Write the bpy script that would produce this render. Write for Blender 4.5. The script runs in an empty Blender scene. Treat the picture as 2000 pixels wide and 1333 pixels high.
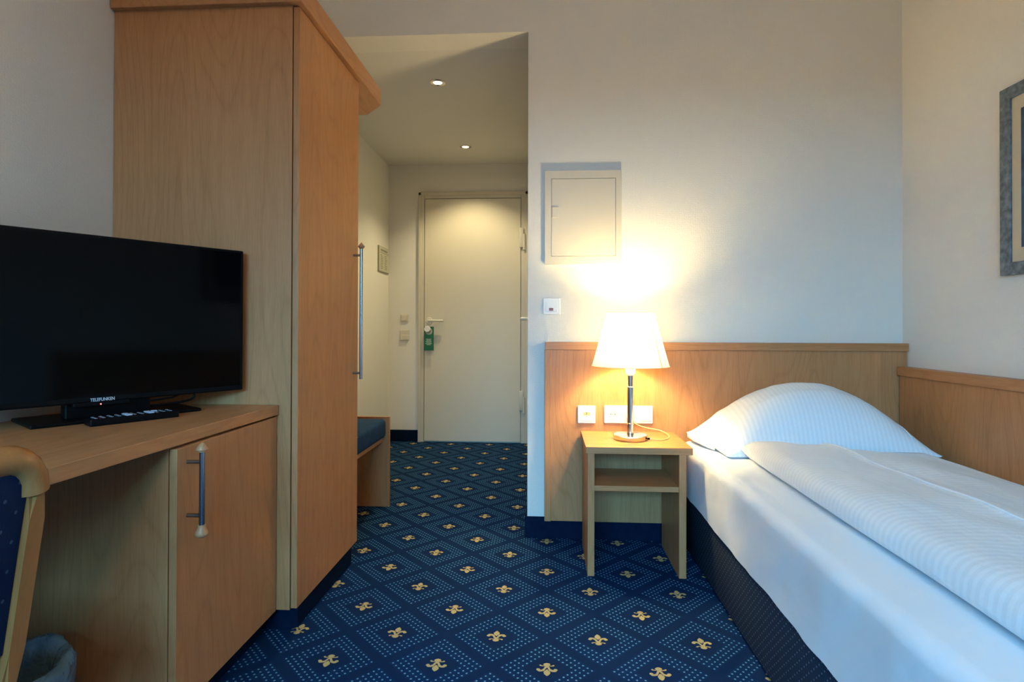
import bpy, bmesh, math, random
from mathutils import Vector, Matrix
random.seed(7)
S = bpy.context.scene
COL = S.collection
PI = math.pi

# ------------------------------------------------------------------ camera
cam_d = bpy.data.cameras.new('camera')
cam = bpy.data.objects.new('camera', cam_d); COL.objects.link(cam)
cam_d.sensor_width = 36.0
cam_d.lens = 1094 / 2000 * 36
cam_d.shift_y = -(666.5 - 631.7) / 2000
cam_d.clip_start = 0.02
cam.matrix_world = (Matrix.Translation((0, 0, 0.95)) @ Matrix.Rotation(math.radians(3.53), 4, 'Z')
                    @ Matrix.Rotation(math.radians(90.4), 4, 'X') @ Matrix.Rotation(0.0025, 4, 'Z'))
S.camera = cam

# ------------------------------------------------------------------ world, daylight, exposure
w = bpy.data.worlds.new('world'); S.world = w; w.use_nodes = True
w.node_tree.nodes['Background'].inputs[0].default_value = (0.30, 0.55, 1.0, 1)
w.node_tree.nodes['Background'].inputs[1].default_value = 0.6
S.view_settings.view_transform = 'Standard'
S.view_settings.look = 'None'
S.view_settings.gamma = 1
S.view_settings.exposure = 0.35
S.cycles.use_denoising = True
S.cycles.max_bounces = 10
S.cycles.sample_clamp_indirect = 60

def area(name, loc, target, sx, sy, power, color):
    l = bpy.data.lights.new(name, 'AREA'); l.shape = 'RECTANGLE'; l.size = sx; l.size_y = sy
    l.energy = power; l.color = color
    o = bpy.data.objects.new(name, l); COL.objects.link(o); o.location = loc
    o.rotation_euler = (Vector(target) - Vector(loc)).to_track_quat('-Z', 'Y').to_euler()
    return o
# daylight of the sky outside the rear window
area('daylight', (-0.6, -2.8, 2.6), (0.2, .8, 0.2), 3.0, 2.4, 1000, (0.160, 0.54, 0.95))

# ------------------------------------------------------------------ tagging and mesh helpers
def tag(o, label=None, cat=None, group=None, kind=None):
    if label: o['label'] = label
    if cat: o['category'] = cat
    if group: o['group'] = group
    if kind: o['kind'] = kind
    return o

def thing(name, loc, label, cat, group=None):
    o = bpy.data.objects.new(name, None); COL.objects.link(o); o.location = loc
    o.empty_display_size = 0.05
    return tag(o, label, cat, group)

def wpos(o):
    p = Vector((0, 0, 0))
    while o is not None:
        p = p + o.location; o = o.parent
    return p

def put(name, bm, mat, parent=None, smooth=None, keep=False):
    """link a bmesh given in world coordinates as one mesh object"""
    me = bpy.data.meshes.new(name)
    bmesh.ops.recalc_face_normals(bm, faces=bm.faces[:])
    if parent is not None:
        base = wpos(parent)
        org = Vector((0, 0, 0))
    else:
        if keep: base = Vector((0, 0, 0))
        else:
            xs = [v.co for v in bm.verts]
            base = Vector(((min(c.x for c in xs) + max(c.x for c in xs)) / 2,
                           (min(c.y for c in xs) + max(c.y for c in xs)) / 2, min(c.z for c in xs)))
        org = base
    for v in bm.verts: v.co -= base
    bm.to_mesh(me); bm.free()
    if mat: me.materials.append(mat)
    if smooth is not None:
        for p in me.polygons: p.use_smooth = True
        if smooth > 0:
            me.set_sharp_from_angle(angle=math.radians(smooth))
    o = bpy.data.objects.new(name, me); COL.objects.link(o)
    o.location = org
    if parent is not None: o.parent = parent
    return o

def box(x0, x1, y0, y1, z0, z1, bev=0.0, bm=None, seg=2):
    own = bmesh.new()
    r = bmesh.ops.create_cube(own, size=1)
    for v in own.verts:
        v.co = Vector((x0 + (v.co.x + .5) * (x1 - x0), y0 + (v.co.y + .5) * (y1 - y0), z0 + (v.co.z + .5) * (z1 - z0)))
    if bev > 0:
        bmesh.ops.bevel(own, geom=own.edges[:], offset=bev, segments=seg, affect='EDGES', profile=0.5)
    if bm is None: return own
    merge(bm, own); return bm

def merge(bm, other):
    me = bpy.data.meshes.new('tmp'); other.to_mesh(me); other.free(); bm.from_mesh(me); bpy.data.meshes.remove(me)
    return bm

def prism(pts, z0, z1, bev=0.0):
    bm = bmesh.new()
    a = [bm.verts.new((x, y, z0)) for x, y in pts]; b = [bm.verts.new((x, y, z1)) for x, y in pts]
    bm.faces.new(a[::-1]); bm.faces.new(b)
    n = len(pts)
    for i in range(n): bm.faces.new((a[i], a[(i + 1) % n], b[(i + 1) % n], b[i]))
    if bev: bmesh.ops.bevel(bm, geom=bm.edges[:], offset=bev, segments=2, affect='EDGES', profile=.5)
    return bm

def lathe(profile, center, n=40, M=None, bm=None, close=True):
    """profile: list of (r, z)"""
    own = bmesh.new(); rings = []
    for r, z in profile:
        if r < 1e-6: rings.append([own.verts.new((0, 0, z))])
        else: rings.append([own.verts.new((r * math.cos(2 * PI * k / n), r * math.sin(2 * PI * k / n), z)) for k in range(n)])
    for a, b in zip(rings, rings[1:]):
        for k in range(n):
            k2 = (k + 1) % n
            if len(a) == 1 and len(b) == 1: continue
            if len(a) == 1: own.faces.new((a[0], b[k2], b[k]))
            elif len(b) == 1: own.faces.new((a[k], a[k2], b[0]))
            else: own.faces.new((a[k], a[k2], b[k2], b[k]))
    if M is not None: own.transform(M)
    own.transform(Matrix.Translation(center))
    if bm is None: return own
    return merge(bm, own)

def tube(pts, r, n=12, bm=None, caps=True, smooth_path=0, flat=1.0):
    P = [Vector(p) for p in pts]
    for _ in range(smooth_path):
        Q = [P[0]]
        for a, b in zip(P, P[1:]): Q += [a * .75 + b * .25, a * .25 + b * .75]
        P = Q + [P[-1]]
    own = bmesh.new(); rings = []
    up = None
    for i, p in enumerate(P):
        t = (P[min(i + 1, len(P) - 1)] - P[max(i - 1, 0)]).normalized()
        if up is None:
            up = t.orthogonal().normalized()
        up = (up - t * up.dot(t)).normalized(); s = t.cross(up)
        rr = r[i] if isinstance(r, (list, tuple)) and len(r) == len(P) else (r if not isinstance(r, (list, tuple)) else r[0])
        rings.append([own.verts.new(p + (up * math.cos(2 * PI * k / n) + s * math.sin(2 * PI * k / n) * flat) * rr) for k in range(n)])
    for a, b in zip(rings, rings[1:]):
        for k in range(n): own.faces.new((a[k], a[(k + 1) % n], b[(k + 1) % n], b[k]))
    if caps:
        own.faces.new(rings[0][::-1]); own.faces.new(rings[-1])
    if bm is None: return own
    return merge(bm, own)

# ------------------------------------------------------------------ node helpers
class E:
    nt = None
    def __init__(s, sock): s.s = sock
    @staticmethod
    def m(op, *a, clamp=False):
        n = E.nt.nodes.new('ShaderNodeMath'); n.operation = op; n.use_clamp = clamp
        for i, x in enumerate(a):
            if isinstance(x, E): E.nt.links.new(x.s, n.inputs[i])
            else: n.inputs[i].default_value = x
        return E(n.outputs[0])
    def __add__(s, o): return E.m('ADD', s, o)
    __radd__ = __add__
    def __sub__(s, o): return E.m('SUBTRACT', s, o)
    def __rsub__(s, o): return E.m('SUBTRACT', o, s)
    def __mul__(s, o): return E.m('MULTIPLY', s, o)
    __rmul__ = __mul__
    def __truediv__(s, o): return E.m('DIVIDE', s, o)
    def lt(s, o): return E.m('LESS_THAN', s, o)
    def gt(s, o): return E.m('GREATER_THAN', s, o)
def Emin(a, b): return E.m('MINIMUM', a, b)
def Emax(a, b): return E.m('MAXIMUM', a, b)
def Eabs(a): return E.m('ABSOLUTE', a)

def newmat(name):
    m = bpy.data.materials.new(name); m.use_nodes = True
    nt = m.node_tree; E.nt = nt
    return m, nt, nt.nodes['Principled BSDF']

def simple(name, col, rough=0.5, metal=0.0, spec=0.5, bump=None, emis=None, noise=None, coat=0):
    m, nt, b = newmat(name)
    b.inputs['Base Color'].default_value = (*col, 1); b.inputs['Roughness'].default_value = rough
    b.inputs['Metallic'].default_value = metal; b.inputs['Specular IOR Level'].default_value = spec
    if coat: b.inputs['Coat Weight'].default_value = coat
    if emis:
        b.inputs['Emission Color'].default_value = (*emis[0], 1); b.inputs['Emission Strength'].default_value = emis[1]
    tc = nt.nodes.new('ShaderNodeTexCoord')
    n = nt.nodes.new('ShaderNodeTexNoise'); nt.links.new(tc.outputs['Object'], n.inputs['Vector'])
    n.inputs['Scale'].default_value = noise[0] if noise else 40
    n.inputs['Detail'].default_value = 3
    amt = noise[1] if noise else 0.04
    mx = nt.nodes.new('ShaderNodeMix'); mx.data_type = 'RGBA'
    mx.inputs['A'].default_value = (*[c * (1 - amt) for c in col], 1); mx.inputs['B'].default_value = (*[min(1, c * (1 + amt)) for c in col], 1)
    nt.links.new(n.outputs['Fac'], mx.inputs['Factor']); nt.links.new(mx.outputs['Result'], b.inputs['Base Color'])
    if bump:
        bp = nt.nodes.new('ShaderNodeBump'); bp.inputs['Strength'].default_value = bump[1]; bp.inputs['Distance'].default_value = bump[2]
        n2 = nt.nodes.new('ShaderNodeTexNoise'); n2.inputs['Scale'].default_value = bump[0]; n2.inputs['Detail'].default_value = 2
        nt.links.new(tc.outputs['Object'], n2.inputs['Vector'])
        nt.links.new(n2.outputs['Fac'], bp.inputs['Height']); nt.links.new(bp.outputs['Normal'], b.inputs['Normal'])
    return m

def wood(name, axis='z', dark=(0.37, 0.160, 0.055), light=(0.60, 0.295, 0.125), rough=0.42, seed=0.0):
    m, nt, b = newmat(name)
    tc = nt.nodes.new('ShaderNodeTexCoord')
    mp = nt.nodes.new('ShaderNodeMapping'); nt.links.new(tc.outputs['Object'], mp.inputs['Vector'])
    mp.inputs['Location'].default_value = (seed, seed * 1.7, seed * .6)
    k = {'z': (1, 1, .045), 'y': (1, .045, 1), 'x': (.045, 1, 1)}[axis]
    mp.inputs['Scale'].default_value = k
    fine = nt.nodes.new('ShaderNodeTexNoise'); fine.inputs['Scale'].default_value = 260; fine.inputs['Detail'].default_value = 4
    fine.inputs['Roughness'].default_value = .7
    nt.links.new(mp.outputs['Vector'], fine.inputs['Vector'])
    mid = nt.nodes.new('ShaderNodeTexNoise'); mid.inputs['Scale'].default_value = 38; mid.inputs['Detail'].default_value = 3
    nt.links.new(mp.outputs['Vector'], mid.inputs['Vector'])
    # cathedral figure
    mp2 = nt.nodes.new('ShaderNodeMapping'); nt.links.new(tc.outputs['Object'], mp2.inputs['Vector'])
    mp2.inputs['Location'].default_value = (seed * 2.3, seed, seed)
    k2 = {'z': (1, 1, .16), 'y': (1, .16, 1), 'x': (.16, 1, 1)}[axis]
    mp2.inputs['Scale'].default_value = k2
    big = nt.nodes.new('ShaderNodeTexNoise'); big.inputs['Scale'].default_value = 4.2; big.inputs['Detail'].default_value = 1
    nt.links.new(mp2.outputs['Vector'], big.inputs['Vector'])
    rings = E.m('FRACT', E(big.outputs['Fac']) * 24.0)
    line = E.m('POWER', Eabs(rings * 2.0 - 1.0), 5.0)
    bigsoft = nt.nodes.new('ShaderNodeTexNoise'); bigsoft.inputs['Scale'].default_value = 2.6; bigsoft.inputs['Detail'].default_value = 1
    nt.links.new(mp2.outputs['Vector'], bigsoft.inputs['Vector'])
    f = E(fine.outputs['Fac']) * 0.95 + E(mid.outputs['Fac']) * 0.55 - line * 0.24 + E(bigsoft.outputs['Fac']) * 0.35 - 0.42
    f = E.m('ADD', f, 0.0, clamp=True)
    mx = nt.nodes.new('ShaderNodeMix'); mx.data_type = 'RGBA'
    mx.inputs['A'].default_value = (*dark, 1); mx.inputs['B'].default_value = (*light, 1)
    nt.links.new(f.s, mx.inputs['Factor']); nt.links.new(mx.outputs['Result'], b.inputs['Base Color'])
    b.inputs['Roughness'].default_value = rough; b.inputs['Specular IOR Level'].default_value = 0.4
    bp = nt.nodes.new('ShaderNodeBump'); bp.inputs['Strength'].default_value = .12; bp.inputs['Distance'].default_value = .0006
    nt.links.new(fine.outputs['Fac'], bp.inputs['Height']); nt.links.new(bp.outputs['Normal'], b.inputs['Normal'])
    return m

WZ = wood('beech_laminate_upright', 'z')
WZ2 = wood('beech_laminate_upright_second', 'z', seed=3.1)
WY = wood('beech_laminate_along', 'y', seed=1.3)
WX = wood('beech_laminate_across', 'x', seed=2.2)
FINIAL = wood('turned_wood', 'z', dark=(0.40, 0.19, 0.08), light=(0.56, 0.30, 0.14), rough=.4)
CHAIRW = wood('golden_bentwood', 'z', dark=(0.36, 0.155, 0.045), light=(0.50, 0.235, 0.075), rough=.34)
STEEL = simple('brushed_steel', (0.33, 0.34, 0.36), .25, 1.0, noise=(200, .08))
NICKEL = simple('satin_nickel', (0.70, 0.66, 0.60), .22, 1.0, noise=(300, .08))

def wallpaper(name, col, bump=.35):
    """off-white woodchip style paper with a fine woven relief"""
    m, nt, b = newmat(name)
    b.inputs['Roughness'].default_value = .85; b.inputs['Specular IOR Level'].default_value = .15
    tc = nt.nodes.new('ShaderNodeTexCoord')
    mp = nt.nodes.new('ShaderNodeMapping'); nt.links.new(tc.outputs['Object'], mp.inputs['Vector'])
    mp.inputs['Scale'].default_value = (130, 130, 330)
    v = nt.nodes.new('ShaderNodeTexVoronoi'); v.feature = 'F1'; v.inputs['Scale'].default_value = 1.0; v.inputs['Randomness'].default_value = .55
    nt.links.new(mp.outputs['Vector'], v.inputs['Vector'])
    n = nt.nodes.new('ShaderNodeTexNoise'); n.inputs['Scale'].default_value = 420; n.inputs['Detail'].default_value = 2
    nt.links.new(tc.outputs['Object'], n.inputs['Vector'])
    h = E(v.outputs['Distance']) * -0.8 + E(n.outputs['Fac']) * .5
    bp = nt.nodes.new('ShaderNodeBump'); bp.inputs['Strength'].default_value = bump; bp.inputs['Distance'].default_value = .0014
    nt.links.new(h.s, bp.inputs['Height']); nt.links.new(bp.outputs['Normal'], b.inputs['Normal'])
    n3 = nt.nodes.new('ShaderNodeTexNoise'); n3.inputs['Scale'].default_value = 1.3
    nt.links.new(tc.outputs['Object'], n3.inputs['Vector'])
    mx = nt.nodes.new('ShaderNodeMix'); mx.data_type = 'RGBA'
    mx.inputs['A'].default_value = (*[c * .97 for c in col], 1); mx.inputs['B'].default_value = (*[min(1, c * 1.03) for c in col], 1)
    nt.links.new(n3.outputs['Fac'], mx.inputs['Factor']); nt.links.new(mx.outputs['Result'], b.inputs['Base Color'])
    return m
WALL = wallpaper('wallpaper_offwhite', (0.79, 0.77, 0.70), .6)
CEIL = wallpaper('plaster_ceiling', (0.74, 0.72, 0.67), .1)

def carpet():
    m, nt, b = newmat('carpet_fleur_pattern')
    b.inputs['Roughness'].default_value = .95; b.inputs['Specular IOR Level'].default_value = .08
    tc = nt.nodes.new('ShaderNodeTexCoord')
    nz = nt.nodes.new('ShaderNodeTexNoise'); nz.inputs['Scale'].default_value = 160; nz.inputs['Detail'].default_value = 1
    nt.links.new(tc.outputs['Object'], nz.inputs['Vector'])
    sep = nt.nodes.new('ShaderNodeSeparateXYZ'); nt.links.new(tc.outputs['Object'], sep.inputs[0])
    sepn = nt.nodes.new('ShaderNodeSeparateColor'); nt.links.new(nz.outputs['Color'], sepn.inputs[0])
    L = 0.3098
    X = (E(sep.outputs[0]) - 0.003 + (E(sepn.outputs[0]) - .5) * .0024) / L
    Y = (E(sep.outputs[1]) - 1.875 + (E(sepn.outputs[1]) - .5) * .0024) / L
    U = X + Y; V = X - Y                      # cell period 1 in U and V
    iu = E.m('FLOOR', U + .5); iv = E.m('FLOOR', V + .5)
    u = U - iu; v = V - iv                    # -.5 .. .5
    par = Eabs(E.m('MODULO', iu + iv, 2.0)).gt(.5)   # 1 on the upright lattice
    s = 0.8 / 11
    du = E.m('FRACT', u / s + 50.0) - .5; dv = E.m('FRACT', v / s + 50.0) - .5
    au = Eabs(u / s); av = Eabs(v / s); mm = Emax(au, av)
    ring = mm.lt(6.0) * mm.gt(3.0)
    d2 = du * du + dv * dv
    dot = d2.lt(.032) * ring
    # local coordinates of the flower
    fx = Eabs((u + v) * .5 * L / .026)
    sg = par * 2.0 - 1.0
    fy = (u - v) * .5 * L / .026 * sg * -1.0 * -1.0
    def ell(cx, cy, rx, ry, p=2.0):
        a = Eabs(fx - cx) / rx; c = Eabs(fy - cy) / ry
        if p != 2.0: return (E.m('POWER', a, p) + E.m('POWER', c, p)).lt(1.0)
        return (a * a + c * c).lt(1.0)
    petal = ell(0, .62, .36, .56, 1.45)
    ax = fx - .72; ay = fy + .30
    rr = E.m('SQRT', ax * ax + ay * ay * .85)
    arc = Eabs(rr - .56).lt(.15) * fx.lt(.98) * fy.gt(-.32)
    blob = ell(.92, .12, .22, .20)
    hub = ell(0, -.34, .24, .20)
    foot = ell(0, -.82, .38, .27, 1.7)
    curl = ell(.42, -.56, .36, .075)
    curl2 = ell(.70, -.66, .12, .10)
    gap = Eabs(Eabs(fx - (fy + .22) * .42) - .0).lt(.045) * fy.gt(-.22) * fy.lt(.30)
    fl = Emax(Emax(Emax(petal, arc), Emax(blob, hub)), Emax(Emax(foot, curl), curl2)) * (1.0 - gap)
    n2 = nt.nodes.new('ShaderNodeTexNoise'); n2.inputs['Scale'].default_value = 700; n2.inputs['Detail'].default_value = 2
    nt.links.new(tc.outputs['Object'], n2.inputs['Vector'])
    n3 = nt.nodes.new('ShaderNodeTexNoise'); n3.inputs['Scale'].default_value = 3.5; n3.inputs['Detail'].default_value = 3
    nt.links.new(tc.outputs['Object'], n3.inputs['Vector'])
    def mix(f, A, B):
        x = nt.nodes.new('ShaderNodeMix'); x.data_type = 'RGBA'
        nt.links.new(f.s, x.inputs['Factor'])
        for k, c in (('A', A), ('B', B)):
            if isinstance(c, tuple): x.inputs[k].default_value = (*c, 1)
            else: nt.links.new(c, x.inputs[k])
        return x.outputs['Result']
    basec = mix(ring, (0.004, 0.025, 0.085), (0.004, 0.032, 0.104))
    f2 = E.m('ADD', E(n2.outputs['Fac']) * .9 + E(n3.outputs['Fac']) * .5 - .45, 0.0, clamp=True)
    dark = nt.nodes.new('ShaderNodeMix'); dark.data_type = 'RGBA'; dark.blend_type = 'MULTIPLY'
    dark.inputs['Factor'].default_value = 1
    nt.links.new(basec, dark.inputs['A'])
    g = mix(f2, (.62, .62, .62), (1.35, 1.35, 1.35)); nt.links.new(g, dark.inputs['B'])
    c1 = mix(dot, dark.outputs['Result'], (0.13, 0.33, 0.46))
    c2 = mix(fl, c1, (0.52, 0.40, 0.17))
    nt.links.new(c2, b.inputs['Base Color'])
    bp = nt.nodes.new('ShaderNodeBump'); bp.inputs['Strength'].default_value = .5; bp.inputs['Distance'].default_value = .002
    nt.links.new(n2.outputs['Fac'], bp.inputs['Height']); nt.links.new(bp.outputs['Normal'], b.inputs['Normal'])
    return m
CARPET = carpet()
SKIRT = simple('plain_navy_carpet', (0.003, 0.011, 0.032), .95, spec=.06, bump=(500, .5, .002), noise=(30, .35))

def dotted(name, base, dotc, pitch, r, proj='yz', rough=.9):
    m, nt, b = newmat(name)
    b.inputs['Roughness'].default_value = rough; b.inputs['Specular IOR Level'].default_value = .15
    tc = nt.nodes.new('ShaderNodeTexCoord'); sep = nt.nodes.new('ShaderNodeSeparateXYZ')
    nt.links.new(tc.outputs['Object'], sep.inputs[0])
    ax = {'x': 0, 'y': 1, 'z': 2}
    a = E(sep.outputs[ax[proj[0]]]) / pitch; c = E(sep.outputs[ax[proj[1]]]) / pitch
    def d(a, c):
        p = E.m('FRACT', a + 40.0) - .5; q = E.m('FRACT', c + 40.0) - .5
        return (p * p + q * q).lt(r * r)
    dd = Emax(d(a, c), d(a + .5, c + .5))
    n = nt.nodes.new('ShaderNodeTexNoise'); n.inputs['Scale'].default_value = 900
    nt.links.new(tc.outputs['Object'], n.inputs['Vector'])
    x0 = nt.nodes.new('ShaderNodeMix'); x0.data_type = 'RGBA'
    x0.inputs['A'].default_value = (*[k * .6 for k in base], 1); x0.inputs['B'].default_value = (*[k * 1.4 for k in base], 1)
    nt.links.new(n.outputs['Fac'], x0.inputs['Factor'])
    x = nt.nodes.new('ShaderNodeMix'); x.data_type = 'RGBA'
    nt.links.new(dd.s, x.inputs['Factor']); nt.links.new(x0.outputs['Result'], x.inputs['A']); x.inputs['B'].default_value = (*dotc, 1)
    nt.links.new(x.outputs['Result'], b.inputs['Base Color'])
    bp = nt.nodes.new('ShaderNodeBump'); bp.inputs['Strength'].default_value = .4; bp.inputs['Distance'].default_value = .001
    nt.links.new(n.outputs['Fac'], bp.inputs['Height']); nt.links.new(bp.outputs['Normal'], b.inputs['Normal'])
    return m
BOXF = dotted('navy_dotted_cover', (0.017, 0.032, 0.060), (0.14, 0.20, 0.26), .024, .085)
CHAIRF = dotted('blue_dotted_upholstery', (0.006, 0.022, 0.070), (0.05, 0.10, 0.17), .04, .065)
BENCHF = simple('blue_bench_fabric', (0.020, 0.060, 0.130), .95, spec=.1, bump=(400, .5, .002), noise=(25, .3))

def linen(name, stripe=None, pitch=.022, wr=1.0):
    m, nt, b = newmat(name)
    b.inputs['Specular IOR Level'].default_value = .25
    b.inputs['Sheen Weight'].default_value = .15
    tc = nt.nodes.new('ShaderNodeTexCoord'); sep = nt.nodes.new('ShaderNodeSeparateXYZ')
    nt.links.new(tc.outputs['Object'], sep.inputs[0])
    n = nt.nodes.new('ShaderNodeTexNoise'); n.inputs['Scale'].default_value = 5.0; n.inputs['Detail'].default_value = 4
    mp = nt.nodes.new('ShaderNodeMapping'); nt.links.new(tc.outputs['Object'], mp.inputs['Vector'])
    mp.inputs['Rotation'].default_value = (0, 0, .25); mp.inputs['Scale'].default_value = (1.6, .6, 1.3)
    nt.links.new(mp.outputs['Vector'], n.inputs['Vector'])
    h = E(n.outputs['Fac']) * wr
    b.inputs['Roughness'].default_value = .6
    b.inputs['Base Color'].default_value = (.77, .83, .88, 1)
    if stripe:
        c = E(sep.outputs['xyz'.index(stripe)]) / pitch
        nn = nt.nodes.new('ShaderNodeTexNoise'); nn.inputs['Scale'].default_value = 3
        nt.links.new(tc.outputs['Object'], nn.inputs['Vector'])
        st = E.m('SINE', c * (2 * PI) + E(nn.outputs['Fac']) * .8)
        st = E.m('ADD', st * 1.3 + .5, 0.0, clamp=True)
        rg = st * .22 + .40; nt.links.new(rg.s, b.inputs['Roughness'])
        x = nt.nodes.new('ShaderNodeMix'); x.data_type = 'RGBA'
        x.inputs['A'].default_value = (.745, .805, .85, 1); x.inputs['B'].default_value = (.80, .86, .90, 1)
        nt.links.new(st.s, x.inputs['Factor']); nt.links.new(x.outputs['Result'], b.inputs['Base Color'])
        h = h + st * .006
    bp = nt.nodes.new('ShaderNodeBump'); bp.inputs['Strength'].default_value = .55; bp.inputs['Distance'].default_value = .03
    nt.links.new(h.s, bp.inputs['Height']); nt.links.new(bp.outputs['Normal'], b.inputs['Normal'])
    return m
SHEET = linen('white_sheet', None, wr=.35)
DUVET = linen('white_striped_satin_duvet', 'y', .019, .8)
PILLOW = linen('white_striped_satin_pillow', 'x', .017, .5)

WHITEP = simple('white_plastic', (.80, .79, .75), .35, noise=(10, .01))
CREAMP = simple('cream_plastic', (.70, .66, .56), .4, noise=(10, .02))
CREAMM = simple('cream_painted_metal', (.62, .58, .47), .5, noise=(6, .02))
DOORP = simple('cream_painted_door', (.66, .60, .46), .5, noise=(6, .02))
FRAMEP = simple('cream_painted_frame', (.60, .55, .43), .5, noise=(6, .02))
BLACKP = simple('black_plastic', (.003, .003, .0035), .35, spec=.14, noise=(40, .1))
BLACKG = simple('black_glass_screen', (.0012, .0012, .0014), .07, spec=.12, noise=(10, .05))
DARKHOLE = simple('dark_contact', (.02, .02, .02), .6)
LOGO = simple('silver_lettering', (.55, .60, .66), .4, noise=(50, .05))

# ------------------------------------------------------------------ room shell
XL, XR, YB = -1.37, 1.547, 2.538
HX0, HX1, YD, HC, RC = -1.315, -0.085, 4.590, 2.295, 2.75
YR = -1.45
def struct(name, bm, mat, parent=None):
    o = put(name, bm, mat, parent)
    if parent is None: o['kind'] = 'structure'
    return o
o = put('floor', box(XL - .1, XR + .1, YR - .1, YD + .1, -.06, 0), CARPET, keep=True); o['kind'] = 'structure'
struct('ceiling', box(XL - .1, XR + .1, YR - .1, YB + .15, RC, RC + .08), CEIL)
struct('ceiling_hall', box(HX0 - .1, HX1 + .1, YB + .15, YD + .1, HC, HC + .06), CEIL)
bm = bmesh.new()   # back wall with the lintel over the hall opening
pts = [(XR + .1, 0), (XR + .1, RC), (XL - .1, RC), (XL - .1, HC), (HX1, HC), (HX1, 0)]
a = [bm.verts.new((x, YB, z)) for x, z in pts]; b_ = [bm.verts.new((x, YB + .15, z)) for x, z in pts]
bm.faces.new(a); bm.faces.new(b_[::-1])
for i in range(6): bm.faces.new((a[i], a[(i + 1) % 6], b_[(i + 1) % 6], b_[i]))
struct('wall_back', bm, WALL)
struct('wall_left', box(XL - .1, XL, YR - .1, YB + .02, 0, RC), WALL)
struct('wall_right', box(XR, XR + .1, YR - .1, YB, 0, RC), WALL)
struct('wall_hall_left', box(HX0 - .155, HX0, YB + .02, YD, 0, HC), WALL)
struct('wall_hall_right', box(HX1, HX1 + .1, YB + .15, YD, 0, HC), WALL)
struct('wall_hall_end', box(HX0 - .155, HX1 + .1, YD, YD + .1, 0, HC), WALL)
# rear wall with the window that lets the daylight in
wx0, wx1, wz0, wz1 = -1.20, .55, .45, 1.80
bm = box(XL - .1, wx0, YR - .1, YR, 0, RC)
box(wx1, XR + .1, YR - .1, YR, 0, RC, bm=bm); box(wx0, wx1, YR - .1, YR, 0, wz0, bm=bm); box(wx0, wx1, YR - .1, YR, wz1, RC, bm=bm)
struct('wall_rear', bm, WALL)
bm = box(wx0, wx0 + .06, YR - .08, YR - .03, wz0, wz1); box(wx1 - .06, wx1, YR - .08, YR - .03, wz0, wz1, bm=bm)
box(wx0, wx1, YR - .08, YR - .03, wz0, wz0 + .06, bm=bm); box(wx0, wx1, YR - .08, YR - .03, wz1 - .06, wz1, bm=bm)
box((wx0 + wx1) / 2 - .03, (wx0 + wx1) / 2 + .03, YR - .08, YR - .03, wz0, wz1, bm=bm)
struct('window_1', bm, WHITEP)

# carpet skirting strips
def skirt(name, x0, x1, y0, y1, z=.096): struct(name, box(x0, x1, y0, y1, 0, z, .003), SKIRT)
skirt('baseboard_back', HX1 - .01, XR, YB - .01, YB)
skirt('baseboard_hall_right', HX1 - .01, HX1, YB, YD)
skirt('baseboard_hall_end', HX0, -1.052, YD - .01, YD)
skirt('baseboard_hall_left', HX0, HX0 + .01, YB + .02, YD - .01)
skirt('baseboard_left', XL, XL + .01, YR, 1.2)
skirt('baseboard_right', XR - .01, XR, YR, YB - .06, .085)

# ------------------------------------------------------------------ entrance door at the end of the hall
d = thing('door_1', (-.61, YD, 0), None, None); d['kind'] = 'structure'
bm = box(-1.052, -1.010, YD - .02, YD, 0, 2.052, .004); box(-.208, -.158, YD - .02, YD, 0, 2.052, .004, bm=bm)
box(-1.010, -.208, YD - .02, YD, 2.010, 2.052, .004, bm=bm)
box(-1.058, -1.036, YD - .028, YD, 0, 2.062, .003, bm=bm); box(-.176, -.152, YD - .028, YD, 0, 2.062, .003, bm=bm)
box(-1.058, -.152, YD - .028, YD, 2.036, 2.062, .003, bm=bm)
put('door_frame', bm, FRAMEP, d)
put('door_leaf', box(-1.006, -.212, YD - .022, YD, .010, 2.006, .003), DOORP, d)
bm = tube([(-.965, YD - .02, 1.001), (-.965, YD - .062, 1.001), (-.955, YD - .068, 1.001), (-.84, YD - .068, 1.001)], .0095, 12, smooth_path=2)
put('door_handle', bm, CREAMP, d, smooth=60)
bm = lathe([(0, 0), (.028, 0), (.028, .006), (.024, .010), (0, .010)], (-.965, YD - .022, 1.001), 28, Matrix.Rotation(PI / 2, 4, 'X'))
put('handle_rose', bm, CREAMP, d, smooth=40)
bm = lathe([(0, 0), (.024, 0), (.024, .018), (.026, .022), (.026, .046), (.022, .052), (0, .052)], (-.972, YD - .022, .932), 28, Matrix.Rotation(PI / 2, 4, 'X'))
put('lock_knob', bm, WHITEP, d, smooth=40)
for z0, z1 in ((1.60, 1.76), (.27, .43)):
    bm = box(-.222, -.190, YD - .036, YD - .018, z0, z1, .004)
    lathe([(0, z0 - .02), (.010, z0 - .02), (.010, z1 - .05), (0, z1 - .05)], (-.184, YD - .034, 0), 14, bm=bm)
    put('hinge', bm, CREAMM, d, smooth=40)
d2 = thing('door_2', (HX1, 3.58, 0), None, None); d2['kind'] = 'structure'
bm = box(HX1 - .012, HX1, 3.10, 3.15, 0, 2.05); box(HX1 - .012, HX1, 4.0, 4.05, 0, 2.05, bm=bm); box(HX1 - .012, HX1, 3.10, 4.05, 2.0, 2.05, bm=bm)
put('door_frame', bm, FRAMEP, d2)
put('door_leaf', box(HX1 - .008, HX1, 3.152, 3.998, .01, 1.998), DOORP, d2)
put('door_handle', tube([(HX1 - .005, 3.21, .998), (HX1 - .052, 3.21, .998), (HX1 - .060, 3.22, .998), (HX1 - .060, 3.33, .998)], .0095, 12, smooth_path=2), CREAMP, d2, smooth=60)

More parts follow.
